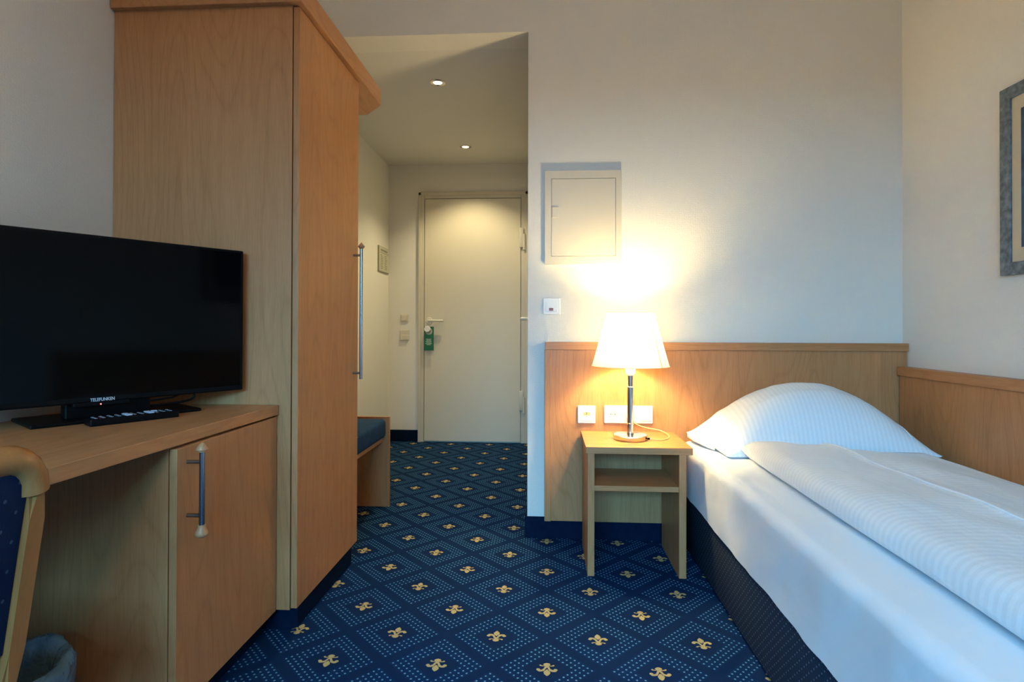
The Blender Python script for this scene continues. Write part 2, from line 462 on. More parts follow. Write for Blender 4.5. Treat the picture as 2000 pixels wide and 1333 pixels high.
# green hanger on the lock knob
GREEN = simple('green_card', (.005, .13, .055), .45, noise=(20, .05))
PALE = simple('pale_print', (.55, .66, .55), .6)
t = thing('door_hanger', (-.965, YD - .060, .757), 'green card hanger with white print hanging on the entrance door below its handle', 'door hanger')
bm = bmesh.new()
yh = YD - .060
zt, zb, x0, x1, cx, cz, r0 = .952, .757, -1.000, -.920, -.961, .914, .029
N = 40
def ringpt(k, r): return (cx + r * math.cos(2 * PI * k / N), cz + r * math.sin(2 * PI * k / N))
def sqpt(k):
    c, s_ = math.cos(2 * PI * k / N), math.sin(2 * PI * k / N)
    tt = min(((x1 - cx) if c > 0 else (cx - x0)) / max(abs(c), 1e-9), ((zt - cz) if s_ > 0 else (cz - zb)) / max(abs(s_), 1e-9))
    x, z = cx + c * tt, cz + s_ * tt
    for X_, Z_ in ((x0, zt), (x1, zt), (x0, zb), (x1, zb)):      # the step nearest a corner becomes that corner
        if abs(math.remainder(math.atan2(Z_ - cz, X_ - cx) - 2 * PI * k / N, 2 * PI)) <= PI / N: return (X_, Z_)
    return (x, z)
for yy in (yh, yh + .0012):
    A = [bm.verts.new((ringpt(k, r0)[0], yy, ringpt(k, r0)[1])) for k in range(N)]
    B = [bm.verts.new((sqpt(k)[0], yy, sqpt(k)[1])) for k in range(N)]
    for k in range(N): bm.faces.new((A[k], A[(k + 1) % N], B[(k + 1) % N], B[k]))
    if yy == yh: A0, B0 = A, B
    else:
        for k in range(N):
            bm.faces.new((A0[k], A0[(k + 1) % N], A[(k + 1) % N], A[k])); bm.faces.new((B0[k], B0[(k + 1) % N], B[(k + 1) % N], B[k]))
put('card', bm, GREEN, t)
bm = bmesh.new()
for k, wd in enumerate((.044, .034, .052, .040, .056, .036)):
    z = .848 - k * .009
    x = cx - wd / 2
    while x < cx + wd / 2 - .002:
        l = random.choice((.004, .006, .009))
        box(x, min(x + l, cx + wd / 2), yh - .0006, yh, z, z + .0045, bm=bm); x += l + .002
put('printed_lines', bm, PALE, t)

# small fittings in the hall
def switch_plate(name, x0, x1, z0, z1, yf, label, cat, mat, rocker=True, group=None, slot=False):
    """yf: wall face, plate stands towards the room (-Y)"""
    t = thing(name, ((x0 + x1) / 2, yf, z0), label, cat, group)
    put('frame', box(x0, x1, yf - .009, yf, z0, z1, .003), mat, t)
    ww, hh = x1 - x0, z1 - z0; m_ = .17
    if slot:
        put('reader_head', box(x0 + .004, x1 - .004, yf - .016, yf - .008, z0 + .002, (z0 + z1) / 2, .002), mat, t)
    else:
        put('rocker', box(x0 + ww * m_, x1 - ww * m_, yf - .014, yf - .008, z0 + hh * m_, z1 - hh * m_, .0015), mat, t)
    return t
HALLW = simple('aged_cream_plastic', (.66, .61, .50), .45, noise=(10, .02))
switch_plate('light_switch', -1.209, -1.144, .992, 1.056, YD, 'small cream rocker switch on the hall wall left of the entrance door, the upper one', 'light switch', HALLW)
switch_plate('key_card_switch', -1.212, -1.139, .839, .924, YD, 'cream key card switch on the hall wall, below the small rocker switch', 'switch', HALLW, slot=True)

t = thing('notice_plate', (HX0, 4.427, 1.385), 'small framed house notice on the hall side wall before the entrance door', 'notice')
GLASSY = simple('notice_paper', (.52, .50, .38), .3, noise=(30, .03)); INK = simple('notice_ink', (.22, .22, .16), .6)
put('backing_board', box(HX0, HX0 + .010, 4.287, 4.567, 1.386, 1.588, .001), simple('acrylic_edge', (.26, .25, .18), .3), t)
put('sheet', box(HX0 + .009, HX0 + .0115, 4.296, 4.560, 1.392, 1.584), GLASSY, t)
bm = bmesh.new()
box(HX0 + .0112, HX0 + .012, 4.32, 4.54, 1.536, 1.540, bm=bm)
for k in range(14): box(HX0 + .0112, HX0 + .012, 4.335 + k * .013, 4.344 + k * .013, 1.550, 1.566, bm=bm)
for k in range(9):
    z = 1.515 - k * .013
    box(HX0 + .0112, HX0 + .012, 4.325, 4.325 + random.uniform(.05, .09), z, z + .005, bm=bm)
    box(HX0 + .0112, HX0 + .012, 4.44, 4.44 + random.uniform(.04, .08), z, z + .005, bm=bm)
put('printed_lines', bm, INK, t)

# ceiling spots
BULB = simple('lit_spot_glass', (.9, .85, .7), .3, emis=((1.0, .86, .58), 14))
def spot(x, y, label):
    t = thing('ceiling_spot', (x, y, HC), label, 'ceiling light', 'recessed spots in the hall ceiling')
    bm = lathe([(.024, -.001), (.027, -.005), (.038, -.006), (.043, -.003), (.043, 0.0)], (x, y, HC), 36)
    put('trim_ring', bm, NICKEL, t, smooth=50)
    bm = lathe([(0, -.0035), (.015, -.003), (.0245, -.001), (.0245, 0)], (x, y, HC), 32)
    put('bulb', bm, BULB, t, smooth=60)
    l = bpy.data.lights.new('spot_light', 'SPOT'); l.energy = 33; l.color = (1.0, .84, .50); l.spot_size = math.radians(118); l.spot_blend = .6
    l.shadow_soft_size = .022
    lo = bpy.data.objects.new('spot_light', l); COL.objects.link(lo); lo.location = (x, y, HC - .012)
    return t
spot(-.60, 3.04, 'recessed hall ceiling spot nearer the wardrobe, the larger-looking one')
spot(-.606, 4.137, 'recessed hall ceiling spot closest to the entrance door')

# added warm fill lamp behind the camera, brightens wardrobe side and upper walls
t = thing('added_fill_lamp', (.1, -.45, RC), 'added warm fill lamp on the room ceiling, unseen behind the camera', 'ceiling light')
put('fill_lamp_plate', lathe([(0, 0), (.16, 0), (.16, -.025), (0, -.025)], (.1, -.45, RC), 40), WHITEP, t, smooth=40)
put('fill_lamp_dome', lathe([(.15, -.025), (.145, -.05), (.11, -.085), (.05, -.102), (0, -.105)], (.1, -.45, RC), 40), simple('fill_lamp_glow', (.9, .87, .8), .25, emis=((1, .78, .5), 3)), t, smooth=50)
l = bpy.data.lights.new('added_fill_light', 'POINT'); l.energy = 13; l.color = (1.0, .56, .12); l.shadow_soft_size = .12
lo = bpy.data.objects.new('added_fill_light', l); COL.objects.link(lo); lo.location = (.1, -.45, RC - .24)

# ------------------------------------------------------------------ wardrobe
WDX, WDY0, WDY1 = -.767, 1.687, 2.238
t = thing('wardrobe', (-1.07, 2.08, 0), 'tall beech wardrobe with an overhanging cornice beside the hall opening', 'wardrobe')
put('body', prism([(XL + .002, WDY0), (WDX - .022, WDY0), (WDX - .022, WDY1), (-.865, 2.44), (XL + .002, 2.44)], .075, 1.948, .0008), WZ, t)
bm = box(WDX - .019, WDX, WDY0 + .002, WDY1, .080, 1.944, .001)
door = put('door', bm, WZ2, t)
bm = prism([(XL + .002, 1.667), (-.752, 1.667), (-.748, 2.479), (-.845, 2.585), (-1.311, 2.585), (-1.311, 2.55), (XL + .002, 2.55)], 1.948, 2.02, .002)
put('cornice', bm, WY, t)
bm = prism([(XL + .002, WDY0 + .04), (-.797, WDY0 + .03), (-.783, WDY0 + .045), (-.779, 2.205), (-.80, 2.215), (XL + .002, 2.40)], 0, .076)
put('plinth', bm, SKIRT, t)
hx, hy = -.735, 2.183
bm = tube([(hx, hy, .742), (hx, hy, 1.262)], .0062, 16)
for z in (.766, 1.234): tube([(WDX - .002, hy, z), (hx, hy, z)], .0046, 12, bm=bm)
put('handle', bm, STEEL, door, smooth=50)
put('finial', lathe([(0, 1.258), (.007, 1.259), (.013, 1.267), (.0135, 1.270), (.006, 1.279), (0, 1.287)], (hx, hy, 0), 20), FINIAL, door, smooth=50)
door.children[0]['label'] = 'brushed steel bar handle'

# ------------------------------------------------------------------ desk top and its cupboard
t = thing('desk_cupboard', (-1.1, 1.45, 0), 'low beech cupboard with one door under the desk top, against the wardrobe', 'cupboard')
CX0, CY0 = -.830, 1.214
bm = box(XL, CX0 - .020, CY0, CY0 + .019, .072, .676, .0006); box(XL, CX0 - .020, 1.664, 1.684, .072, .676, bm=bm)
box(XL, CX0 - .020, CY0 + .019, 1.664, .072, .090, bm=bm); box(XL, CX0 - .02, CY0 + .019, 1.664, .658, .676, bm=bm); box(XL, XL + .012, CY0 + .019, 1.664, .09, .658, bm=bm)
put('body', bm, WZ, t)
cd = put('door', box(CX0 - .018, CX0, CY0 + .001, 1.683, .074, .672, .001), WZ2, t)
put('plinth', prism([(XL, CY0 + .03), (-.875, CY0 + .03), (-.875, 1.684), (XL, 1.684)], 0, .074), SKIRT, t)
hx, hy = -.795, 1.252
bm = tube([(hx, hy, .480), (hx, hy, .663)], .0062, 18)
for z in (.512, .636): tube([(CX0 - .002, hy, z), (hx, hy, z)], .0048, 12, bm=bm)
put('handle', bm, STEEL, cd, smooth=50)
put('finial', lathe([(0, .657), (.007, .659), (.0075, .662), (.0130, .664), (.0135, .666), (.006, .677), (0, .683)], (hx, hy, 0), 24), FINIAL, cd, smooth=50)
put('knob', lathe([(0, .4625), (.008, .463), (.0135, .467), (.0145, .472), (.0125, .477), (.0085, .485), (.0082, .491), (0, .491)], (hx, hy, 0), 24), FINIAL, cd, smooth=60)

t = thing('desk', (-1.1, .9, 0), 'long beech desk top running along the wall, carrying the television', 'desk')
put('desktop', prism([(XL + .012, -.25), (-.875, -.25), (-.8245, 1.685), (XL + .002, 1.685), (XL + .002, 1.25), (XL + .012, 1.24)], .678, .708, .0015), WY, t)
put('side_panel', box(XL + .012, -.90, -.24, -.215, 0, .678, .001), WZ, t)

# ------------------------------------------------------------------ television
P1 = Vector((-.923, 1.655)); dr = Vector((math.sin(math.radians(34.3)), math.cos(math.radians(34.3)))); W_ = .715
nrm = Vector((dr.y, -dr.x))          # towards the room
def tvp(s, n, z): p = P1 - dr * s + nrm * n; return (p.x, p.y, z)
def tvbox(s0, s1, n0, n1, z0, z1, bev=0.0, bm=None):
    own = box(-s1, -s0, -n1, -n0, z0, z1, bev)     # local x along dr, local -y towards the room
    M = Matrix(((dr.x, -nrm.x, 0, P1.x), (dr.y, -nrm.y, 0, P1.y), (0, 0, 1, 0), (0, 0, 0, 1)))
    own.transform(M)
    return own if bm is None else merge(bm, own)
c = tvp(W_ / 2, -.05, .708)
t = thing('television', c, 'black flat screen television standing on the desk', 'television')
bm = tvbox(0, W_, -.022, 0, .757, 1.180, .004); tvbox(.09, W_ - .09, -.052, -.02, .80, 1.08, .02, bm=bm)
hs = put('housing', bm, BLACKP, t)
scr = put('screen', tvbox(.010, W_ - .010, -.001, .0012, .772, 1.172), BLACKG, t); 
put('sensor_lip', tvbox(.30, .42, -.02, .0, .748, .759, .002), BLACKP, t)
# stand: flat glass-like foot and neck
bm = tvbox(.125, .505, -.17, .012, .708, .717, .003)
put('stand_base', bm, BLACKP, t)
bm = tvbox(.24, .43, -.065, -.030, .716, .80, .004); put('stand_neck', bm, BLACKP, t)
def text_bm(s, size):
    cu = bpy.data.curves.new('txt', 'FONT'); cu.body = s; cu.size = size; cu.extrude = .0004; cu.offset = size * .012; cu.space_character = .95
    o = bpy.data.objects.new('txt', cu); COL.objects.link(o)
    dg = bpy.context.evaluated_depsgraph_get(); me = bpy.data.meshes.new_from_object(o.evaluated_get(dg))
    bm = bmesh.new(); bm.from_mesh(me); bpy.data.meshes.remove(me); bpy.data.objects.remove(o); bpy.data.curves.remove(cu)
    return bm
bm = text_bm('TELEFUNKEN', .0135)
wid = max(v.co.x for v in bm.verts)
s_mid = .36
for v in bm.verts:
    x, y = (v.co.x - wid / 2) * (.052 / wid), v.co.y * .85
    p = tvp(s_mid - x, .0013 + v.co.z + .0004, .7605 + y); v.co = p
put('logo', bm, LOGO, scr)
bm = lathe([(0, 0), (.0016, 0), (.0016, .001), (0, .001)], tvp(.363, .0005, .7525), 10, Matrix.Rotation(PI / 2, 4, 'X') )
put('power_light', bm, simple('red_standby_light', (.8, .02, .02), .4, emis=((1, .05, .04), 12)), t)
# cables hanging behind the foot
bm = tube([tvp(.15, -.03, .80), tvp(.12, -.02, .745), tvp(.17, -.03, .732), tvp(.3, -.06, .728)], .003, 8, smooth_path=2)
tube([tvp(.20, -.03, .80), tvp(.16, -.01, .755), tvp(.24, -.03, .745), tvp(.33, -.07, .74)], .0025, 8, smooth_path=2, bm=bm)
put('cable', bm, BLACKP, t, smooth=60)

# remote
rd = Vector((-.975 + 1.087, 1.436 - 1.273)).normalized(); rn = Vector((rd.y, -rd.x)); R0 = Vector((-1.087, 1.273))
def rmt(a, n, z): p = R0 + rd * a + rn * n; return (p.x, p.y, z)
def rbox(a0, a1, n0, n1, z0, z1, bev=0.0, bm=None):
    own = box(a0, a1, n0, n1, z0, z1, bev)
    own.transform(Matrix(((rd.x, rn.x, 0, R0.x), (rd.y, rn.y, 0, R0.y), (0, 0, 1, 0), (0, 0, 0, 1))))
    return own if bm is None else merge(bm, own)
t = thing('remote_control', rmt(.1, -.025, .708), 'black remote control with pale buttons lying before the television foot', 'remote control')
put('body', rbox(0, .198, -.048, 0, .708, .726, .004), BLACKP, t)
BTN = simple('pale_button', (.50, .58, .66), .4); BTN2 = simple('grey_button', (.20, .22, .24), .4)
for k in range(11):
    for q, n in enumerate((-.038, -.024, -.010)):
        a = .012 + k * .0165
        pale = k in (4, 7) or (k == 8 and q == 0)
        put('button', rbox(a, a + (.0125 if pale else .006), n - (.005 if pale else .003), n + (.005 if pale else .003), .7255, .7285 if pale else .7275, .0008), BTN if pale else BTN2, t)

# ------------------------------------------------------------------ bench in the hall
t = thing('bench', (-1.08, 2.70, 0), 'low hall bench with beech end panel and blue cushion behind the wardrobe', 'bench')
put('end_panel', box(HX0 + .011, -.828, 2.915, 2.935, 0, .474, .001), WZ, t)
put('seat_board', box(HX0 + .011, -.860, 2.46, 2.915, .345, .365, .001), WX, t)
bm = box(HX0 + .013, -.842, 2.455, 2.913, .366, .466, .022, seg=4)
put('cushion', bm, BENCHF, t, smooth=40)
put('piping', tube([(-.846, 2.46, .452), (-.846, 2.90, .452)], .0022, 8), simple('pink_grey_piping', (.16, .10, .12), .8), t)

# ------------------------------------------------------------------ headboard and side panel
t = thing('headboard', (.77, YB, .087), 'wide beech headboard panel on the wall behind lamp and bed', 'headboard')
put('panel', box(-.002, XR - .001, YB - .034, YB, .088, .862, .001), WZ, t)
put('cap_rail', box(-.006, XR - .001, YB - .044, YB, .850, .884, .0015), WX, t)
put('edge_strip', box(-.008, .020, YB - .040, YB, .087, .850, .0015), WZ2, t)
t = thing('wall_panel', (XR, 1.3, .087), 'lower beech panel along the wall beside the bed', 'wall panel')
put('panel', box(1.506, XR, .2, YB - .046, .088, .752, .001), WZ2, t)
put('cap_rail', box(1.496, XR, .2, YB - .046, .748, .785, .0015), WY, t)

# ------------------------------------------------------------------ fuse box, wall switch, sockets
t = thing('fuse_box', (.163, YB, 1.234), 'flush cream metal fuse box with a hinged door on the wall above the lamp', 'fuse box')
bm = bmesh.new()   # one mitred ring
O_ = [(-.008, 1.234), (.334, 1.234), (.334, 1.655), (-.008, 1.655)]; I_ = [(.020, 1.270), (.308, 1.270), (.308, 1.620), (.020, 1.620)]
rg = [[bm.verts.new((x, y, z)) for x, z in P_] for P_, y in ((O_, YB), (O_, YB - .012), (I_, YB - .012), (I_, YB))]
for q in range(4):
    for k in range(4): bm.faces.new((rg[q][k], rg[q][(k + 1) % 4], rg[(q + 1) % 4][(k + 1) % 4], rg[(q + 1) % 4][k]))
put('frame', bm, CREAMM, t)
fd = put('door', box(.0215, .3065, YB - .0115, YB, 1.2715, 1.6185, .0008), CREAMM, t)
put('latch', box(.023, .054, YB - .0145, YB - .011, 1.444, 1.492, .0015), CREAMM, fd)

t = switch_plate('indicator_switch', -.016, .062, 1.007, 1.081, YB, 'square white wall switch with a small brown window, between fuse box and headboard', 'light switch', WHITEP)
put('indicator_window', box(.011, .030, YB - .0150, YB - .0135, 1.024, 1.037, .0005), simple('brown_window', (.22, .07, .04), .4), t)

YH = YB - .034
t = thing('telephone_socket', (.177, YH, .525), 'single white telephone socket on the headboard', 'wall socket')
put('frame', box(.138, .217, YH - .010, YH, .5245, .603, .004), WHITEP, t)
put('insert', box(.151, .204, YH - .013, YH - .009, .5375, .590, .001), WHITEP, t)
bm = box(.162, .175, YH - .0136, YH - .0128, .560, .575); box(.180, .193, YH - .0136, YH - .0128, .560, .575, bm=bm)
put('jack', bm, simple('yellowed_contact', (.45, .36, .14), .5), t)
bm = box(.1762, .1788, YH - .0138, YH - .0128, .562, .576); box(.1755, .1795, YH - .0137, YH - .0128, .5545, .557, bm=bm)
put('slot', bm, DARKHOLE, t)

t = thing('socket_strip', (.36, YH, .527), 'white triple frame behind the lamp, two power sockets and a rocker switch', 'power socket')
put('frame', box(.254, .467, YH - .0105, YH - .0006, .5265, .605, .004), WHITEP, t)
for cx_ in (.293, .364):
    s1 = put('socket', box(cx_ - .026, cx_ + .026, YH - .012, YH - .009, .540, .592, .001), WHITEP, t)
    M = Matrix.Rotation(PI / 2, 4, 'X')
    put('recess', lathe([(.0185, .0), (.0185, .0022), (.0165, .0022), (.0155, .0004), (0, .0002)], (cx_, YH - .012, .566), 30, M), CREAMP, s1, smooth=40)
    bm = bmesh.new()
    for dx in (-.0085, .0085): lathe([(.0026, 0), (.0026, .0012), (0, .0012)], (cx_ + dx, YH - .012, .567), 12, M, bm=bm)
    box(cx_ - .001, cx_ + .001, YH - .0134, YH - .012, .548, .553, bm=bm)
    put('contact', bm, DARKHOLE, s1)
put('rocker', box(.409, .459, YH - .015, YH - .009, .540, .592, .002), WHITEP, t)

# ------------------------------------------------------------------ nightstand
t = thing('nightstand', (.35, 2.32, 0), 'small open beech bedside table with one shelf, under the lamp', 'bedside table')
ny0, ny1 = 2.158, 2.480
put('top', box(.151, .553, ny0 - .002, ny1 + .012, .467, .493, .0012), WX, t)
put('side_panel', box(.158, .184, ny0, ny1, 0, .467, .001), WZ, t)
put('side_panel', box(.502, .529, ny0, ny1, 0, .467, .001), WZ2, t)
put('shelf', box(.184, .502, ny0 + .004, 2.43, .324, .344, .001), WX, t)

# ------------------------------------------------------------------ table lamp
lx, ly, lz = .342, 2.315, .493
t = thing('table_lamp', (lx, ly, lz), 'lit bedside lamp with a cream conical shade and nickel stem', 'table lamp')
put('base', lathe([(0, 0), (.062, 0), (.066, .001), (.068, .004), (.069, .018), (.066, .0205), (.030, .022), (.016, .024), (0, .024)], (lx, ly, lz), 56), NICKEL, t, smooth=35)
put('stem', lathe([(0, .022), (.0125, .022), (.0125, .215), (.0105, .216), (.0105, .262), (0, .262)], (lx, ly, lz), 28), NICKEL, t, smooth=40)
for z in (.027, .064, .213): put('ring', lathe([(.0125, z - .0025), (.0145, z - .0015), (.0145, z + .0015), (.0125, z + .0025)], (lx, ly, lz), 28), NICKEL, t, smooth=40)
put('bulb_holder', lathe([(0, .258), (.012, .260), (.018, .266), (.020, .272), (.020, .318), (0, .318)], (lx, ly, lz), 28), WHITEP, t, smooth=40)
put('switch', box(lx + .064, lx + .073, ly - .034, ly - .024, lz + .006, lz + .013, .001), BLACKP, t)
# shade
m, nt, b = newmat('cream_fabric_shade')
nt.nodes.remove(b); out = nt.nodes['Material Output']
df = nt.nodes.new('ShaderNodeBsdfDiffuse'); tr = nt.nodes.new('ShaderNodeBsdfTranslucent'); ms = nt.nodes.new('ShaderNodeMixShader')
tcx = nt.nodes.new('ShaderNodeTexCoord'); nn = nt.nodes.new('ShaderNodeTexNoise'); nn.inputs['Scale'].default_value = 300
nt.links.new(tcx.outputs['Object'], nn.inputs['Vector'])
mxx = nt.nodes.new('ShaderNodeMix'); mxx.data_type = 'RGBA'; mxx.inputs['A'].default_value = (.86, .80, .62, 1); mxx.inputs['B'].default_value = (.92, .88, .74, 1)
nt.links.new(nn.outputs['Fac'], mxx.inputs['Factor']); nt.links.new(mxx.outputs['Result'], tr.inputs['Color']); nt.links.new(mxx.outputs['Result'], df.inputs['Color'])
ms.inputs[0].default_value = .17
nt.links.new(df.outputs[0], ms.inputs[1]); nt.links.new(tr.outputs[0], ms.inputs[2]); nt.links.new(ms.outputs[0], out.inputs['Surface'])
SHADE = m
z0, z1, r0_, r1_ = .792 - lz, 1.011 - lz, .155, .0935
sh = put('lamp_shade', lathe([(r0_, z0), (r1_, z1)], (lx, ly, lz), 72), SHADE, t, smooth=0)
SEAM = simple('shade_hem', (.80, .72, .50), .8)
def hoop(r, z, rr):
    return tube([(lx + r * math.cos(2 * PI * k / 64), ly + r * math.sin(2 * PI * k / 64), lz + z) for k in range(65)], rr, 6, caps=False)
put('hem', hoop(r0_ + .0003, z0 + .001, .0013), SEAM, sh, smooth=60); put('hem', hoop(r1_ + .0003, z1 - .0005, .0014), SEAM, sh, smooth=60)
an = math.radians(-48)
bm = bmesh.new(); q = []
for r, z in ((r0_ + .0012, z0), (r1_ + .0012, z1)):
    for da in (-.022, .022): q.append(bm.verts.new((lx + r * math.cos(an + da), ly + r * math.sin(an + da), lz + z)))
bm.faces.new((q[0], q[1], q[3], q[2])); bmesh.ops.solidify(bm, geom=bm.faces[:], thickness=.0006)
put('seam', bm, SEAM, sh)
bm = tube([(lx + .02, ly, lz + .30), (lx + .045, ly, lz + .36), (lx + .03, ly, lz + .47), (lx + .02, ly, z1 + lz - .012)], .0012, 6, smooth_path=1)
for k in range(3):
    a_ = 2 * PI * k / 3 + .4
    tube([(lx, ly, z1 + lz - .012), (lx + (r1_ - .003) * math.cos(a_), ly + (r1_ - .003) * math.sin(a_), z1 + lz - .002)], .0012, 6, bm=bm)
put('shade_carrier', bm, STEEL, t)
bulb = put('bulb', lathe([(0, .318), (.012, .318), (.014, .335), (.024, .36), (.028, .385), (.024, .408), (.012, .422), (0, .426)], (lx, ly, lz), 28), simple('lit_bulb', (.9, .8, .6), .3, emis=((1, .76, .42), 8)), t, smooth=60)
bulb.visible_shadow = True
l = bpy.data.lights.new('lamp_light', 'POINT'); l.energy = 19; l.color = (1.0, .76, .38); l.shadow_soft_size = .034
lo = bpy.data.objects.new('lamp_light', l); COL.objects.link(lo); lo.location = (lx, ly - .0, lz + .445)
cp = [(lx + .068, ly - .015, lz + .006), (lx + .11, ly - .03, lz + .003), (lx + .15, ly + .0, lz + .0028), (lx + .17, ly + .05, lz + .004),
      (lx + .165, ly + .10, lz + .010), (lx + .14, ly + .13, lz + .016), (lx + .09, ly + .14, lz + .022), (lx + .045, ly + .145, lz + .035), (lx + .024, ly + .150, lz + .060), (lx + .022, ly + .170, lz + .070)]
put('cord', tube(cp, .0026, 8, smooth_path=3), simple('yellowish_cord', (.62, .50, .22), .4), t, smooth=60)
put('plug', lathe([(0, -.001), (.017, 0), (.017, .012), (.010, .030), (0, .032)], (.364, YH - .014, .566), 24, Matrix.Rotation(PI / 2, 4, 'X')), WHITEP, t, smooth=50)

# ------------------------------------------------------------------ bed
BX0, BX1, BY0, BY1 = .590, 1.494, .47, 2.49
t = thing('bed_base', ((BX0 + BX1) / 2, 1.48, 0), 'navy box spring bed base with pale dots under the mattress', 'bed base')
put('body', box(BX0 + .004, BX1, BY0, BY1, .012, .238, .008, seg=3), BOXF, t, smooth=30)
for fx_, fy_ in ((BX0 + .1, BY0 + .1), (BX1 - .1, BY0 + .1), (BX0 + .1, BY1 - .1), (BX1 - .1, BY1 - .1)):
    put('foot', lathe([(0, 0), (.025, 0), (.025, .014), (0, .014)], (fx_, fy_, 0), 16), BLACKP, t)

from mathutils import noise as mn
def fbm(x, y, z, s): return mn.noise(Vector((x * s, y * s, z * s)))
# mattress with its fitted sheet: rounded slab, lower hem slightly uneven, small folds along the side
def mattress():
    bm = bmesh.new()
    x0, x1, y0, y1, zb, zt, r = BX0 - .002, BX1 + .001, BY0, BY1, .258, .462, .035
    NU, NS = 150, 8
    # profile across x: up the left side, over the top, down the right side
    prof = []
    for k in range(9): prof.append(('L', k / 8))
    for k in range(1, 9): prof.append(('CL', k / 8))
    for k in range(1, 41): prof.append(('T', k / 40))
    for k in range(1, 9): prof.append(('CR', k / 8))
    for k in range(1, 9): prof.append(('R', k / 8))
    rows = []
    for j in range(NU + 1):
        y = y0 + (y1 - y0) * j / NU
        ed = min(j, NU - j) / NU * (y1 - y0)
        dz = 0 if ed > r else r - math.sqrt(max(0, r * r - (r - ed) ** 2))
        hem = zb - .014 + .010 * fbm(0, y, 1.3, 3.2) + .006 * fbm(0, y, 4.1, 9)
        row = []
        for c_, f in prof:
            if c_ == 'L': x, z = x0, hem + (zt - r - hem) * f
            elif c_ == 'CL': a_ = f * PI / 2; x, z = x0 + r - r * math.cos(a_), zt - r + r * math.sin(a_)
            elif c_ == 'T': x, z = x0 + r + (x1 - x0 - 2 * r) * f, zt
            elif c_ == 'CR': a_ = f * PI / 2; x, z = x1 - r + r * math.sin(a_), zt - r + r * math.cos(a_)
            else: x, z = x1, zt - r - (zt - r - zb) * f
            if c_ in ('L', 'CL'):
                q_ = 1 - (f if c_ == 'CL' else 0)
                wob = .0045 * fbm(0, y + z * 1.1, z * .6, 7.5) + .0025 * fbm(1, y + z * .7, z, 19)
                x += (wob * q_ - .003 * (1 - f if c_ == 'L' else 0) - .002 * q_)
            if c_ in ('T', 'CL', 'CR'): z += .0035 * fbm(x, y, 0, 3.0) - dz
            if c_ == 'T' : z += .002 * fbm(x * 2.5, y * .7, 3, 4.0)
            row.append(bm.verts.new((x, y, z)))
        rows.append(row)
    for a_, b2 in zip(rows, rows[1:]):
        for k in range(len(a_) - 1): bm.faces.new((a_[k], a_[k + 1], b2[k + 1], b2[k]))
        bm.faces.new((a_[-1], a_[0], b2[0], b2[-1]))
    bm.faces.new(rows[0]); bm.faces.new(rows[-1][::-1])
    return bm
t = put('mattress', mattress(), SHEET, None, smooth=45)
tag(t, 'mattress in a white fitted sheet on the navy bed base', 'mattress')

# duvet
DX0, DX1, DY0, DY1, DZ = .722, 1.375, .52, 2.135, .4675
def duvet_top(u, v):
    """u across 0..1, v along 0..1 -> height over the sheet"""
    x = DX0 + (DX1 - DX0) * u; y = DY0 + (DY1 - DY0) * v
    h = .078 + .010 * math.cos((u - .25) * 3.0) - .030 * u
    h += .010 * fbm(x, y, .3, 3.4) + .006 * fbm(x * 1.3, y * .7, 2.2, 8)
    h += .0045 * math.sin(34 * (x * .55 + y * .35) + 5 * fbm(x, y, 1, 2.0)) * math.exp(-((v - .93) / .22) ** 2) * (.3 + u)   # soft creases under the pillow
    h += .004 * math.sin(26 * x + 9 * y + 3 * fbm(x, y, 6, 3)) * u * (1 - u) * 3
    h += .006 * math.exp(-((u - .43) / .012) ** 2)                        # turned-over seam
    h -= .008 / (1 + math.exp(-(u - .435) / .01))
    h *= 1 - .22 * math.exp(-((v - 1) / .10) ** 2) * (.3 + u)
    return h
def rim(t_, p=9.0): return max(0.0, 1 - abs(2 * t_ - 1) ** p) ** .5
def duvet():
    bm = bmesh.new(); NU, NV = 110, 150
    def samp(k, n):
        a_ = k / n; return .5 - .5 * math.cos(PI * a_) * (1) if False else (math.sin((a_ - .5) * PI) * .5 + .5) * .55 + a_ * .45
    us = [samp(k, NU) for k in range(NU + 1)]; vs = [samp(k, NV) for k in range(NV + 1)]
    us[0] = vs[0] = 0; us[-1] = vs[-1] = 1
    top, bot = [], []
    for v in vs:
        rt, rb = [], []
        for u in us:
            x = DX0 + (DX1 - DX0) * u; y = DY0 + (DY1 - DY0) * v
            e = rim(u, 14 if u < .5 else 5) * rim(v, 22)
            wx = .010 * fbm(0, y, 5, 2.2) * (1 - u) + .02 * fbm(2, y, 7, 2.0) * u - .014 * (1 - u) * (1 - v)
            wy = .014 * fbm(x, 0, 5, 4.0) * v
            h = duvet_top(u, v)
            z = DZ + .028 + (h - .028) * e
            rt.append(bm.verts.new((x + wx, y + wy, z)))
            zb = DZ + .028 - .026 * min(1, e * 1.15)
            if 0 < u < 1 and 0 < v < 1: rb.append(bm.verts.new((x + wx, y + wy, zb)))
            else: rb.append(rt[-1])
        top.append(rt); bot.append(rb)
    for G, fl in ((top, 0), (bot, 1)):
        for a_, b2 in zip(G, G[1:]):
            for k in range(len(a_) - 1):
                f = [a_[k], a_[k + 1], b2[k + 1], b2[k]]
                f = list(dict.fromkeys(f))
                try: bm.faces.new(f[::-1] if fl else f)
                except ValueError: pass
    return bm
t = thing('duvet', ((DX0 + DX1) / 2, (DY0 + DY1) / 2, DZ), 'white satin-striped duvet folded lengthwise on the mattress', 'duvet')
put('cover', duvet(), DUVET, t, smooth=0)
bm_p = []
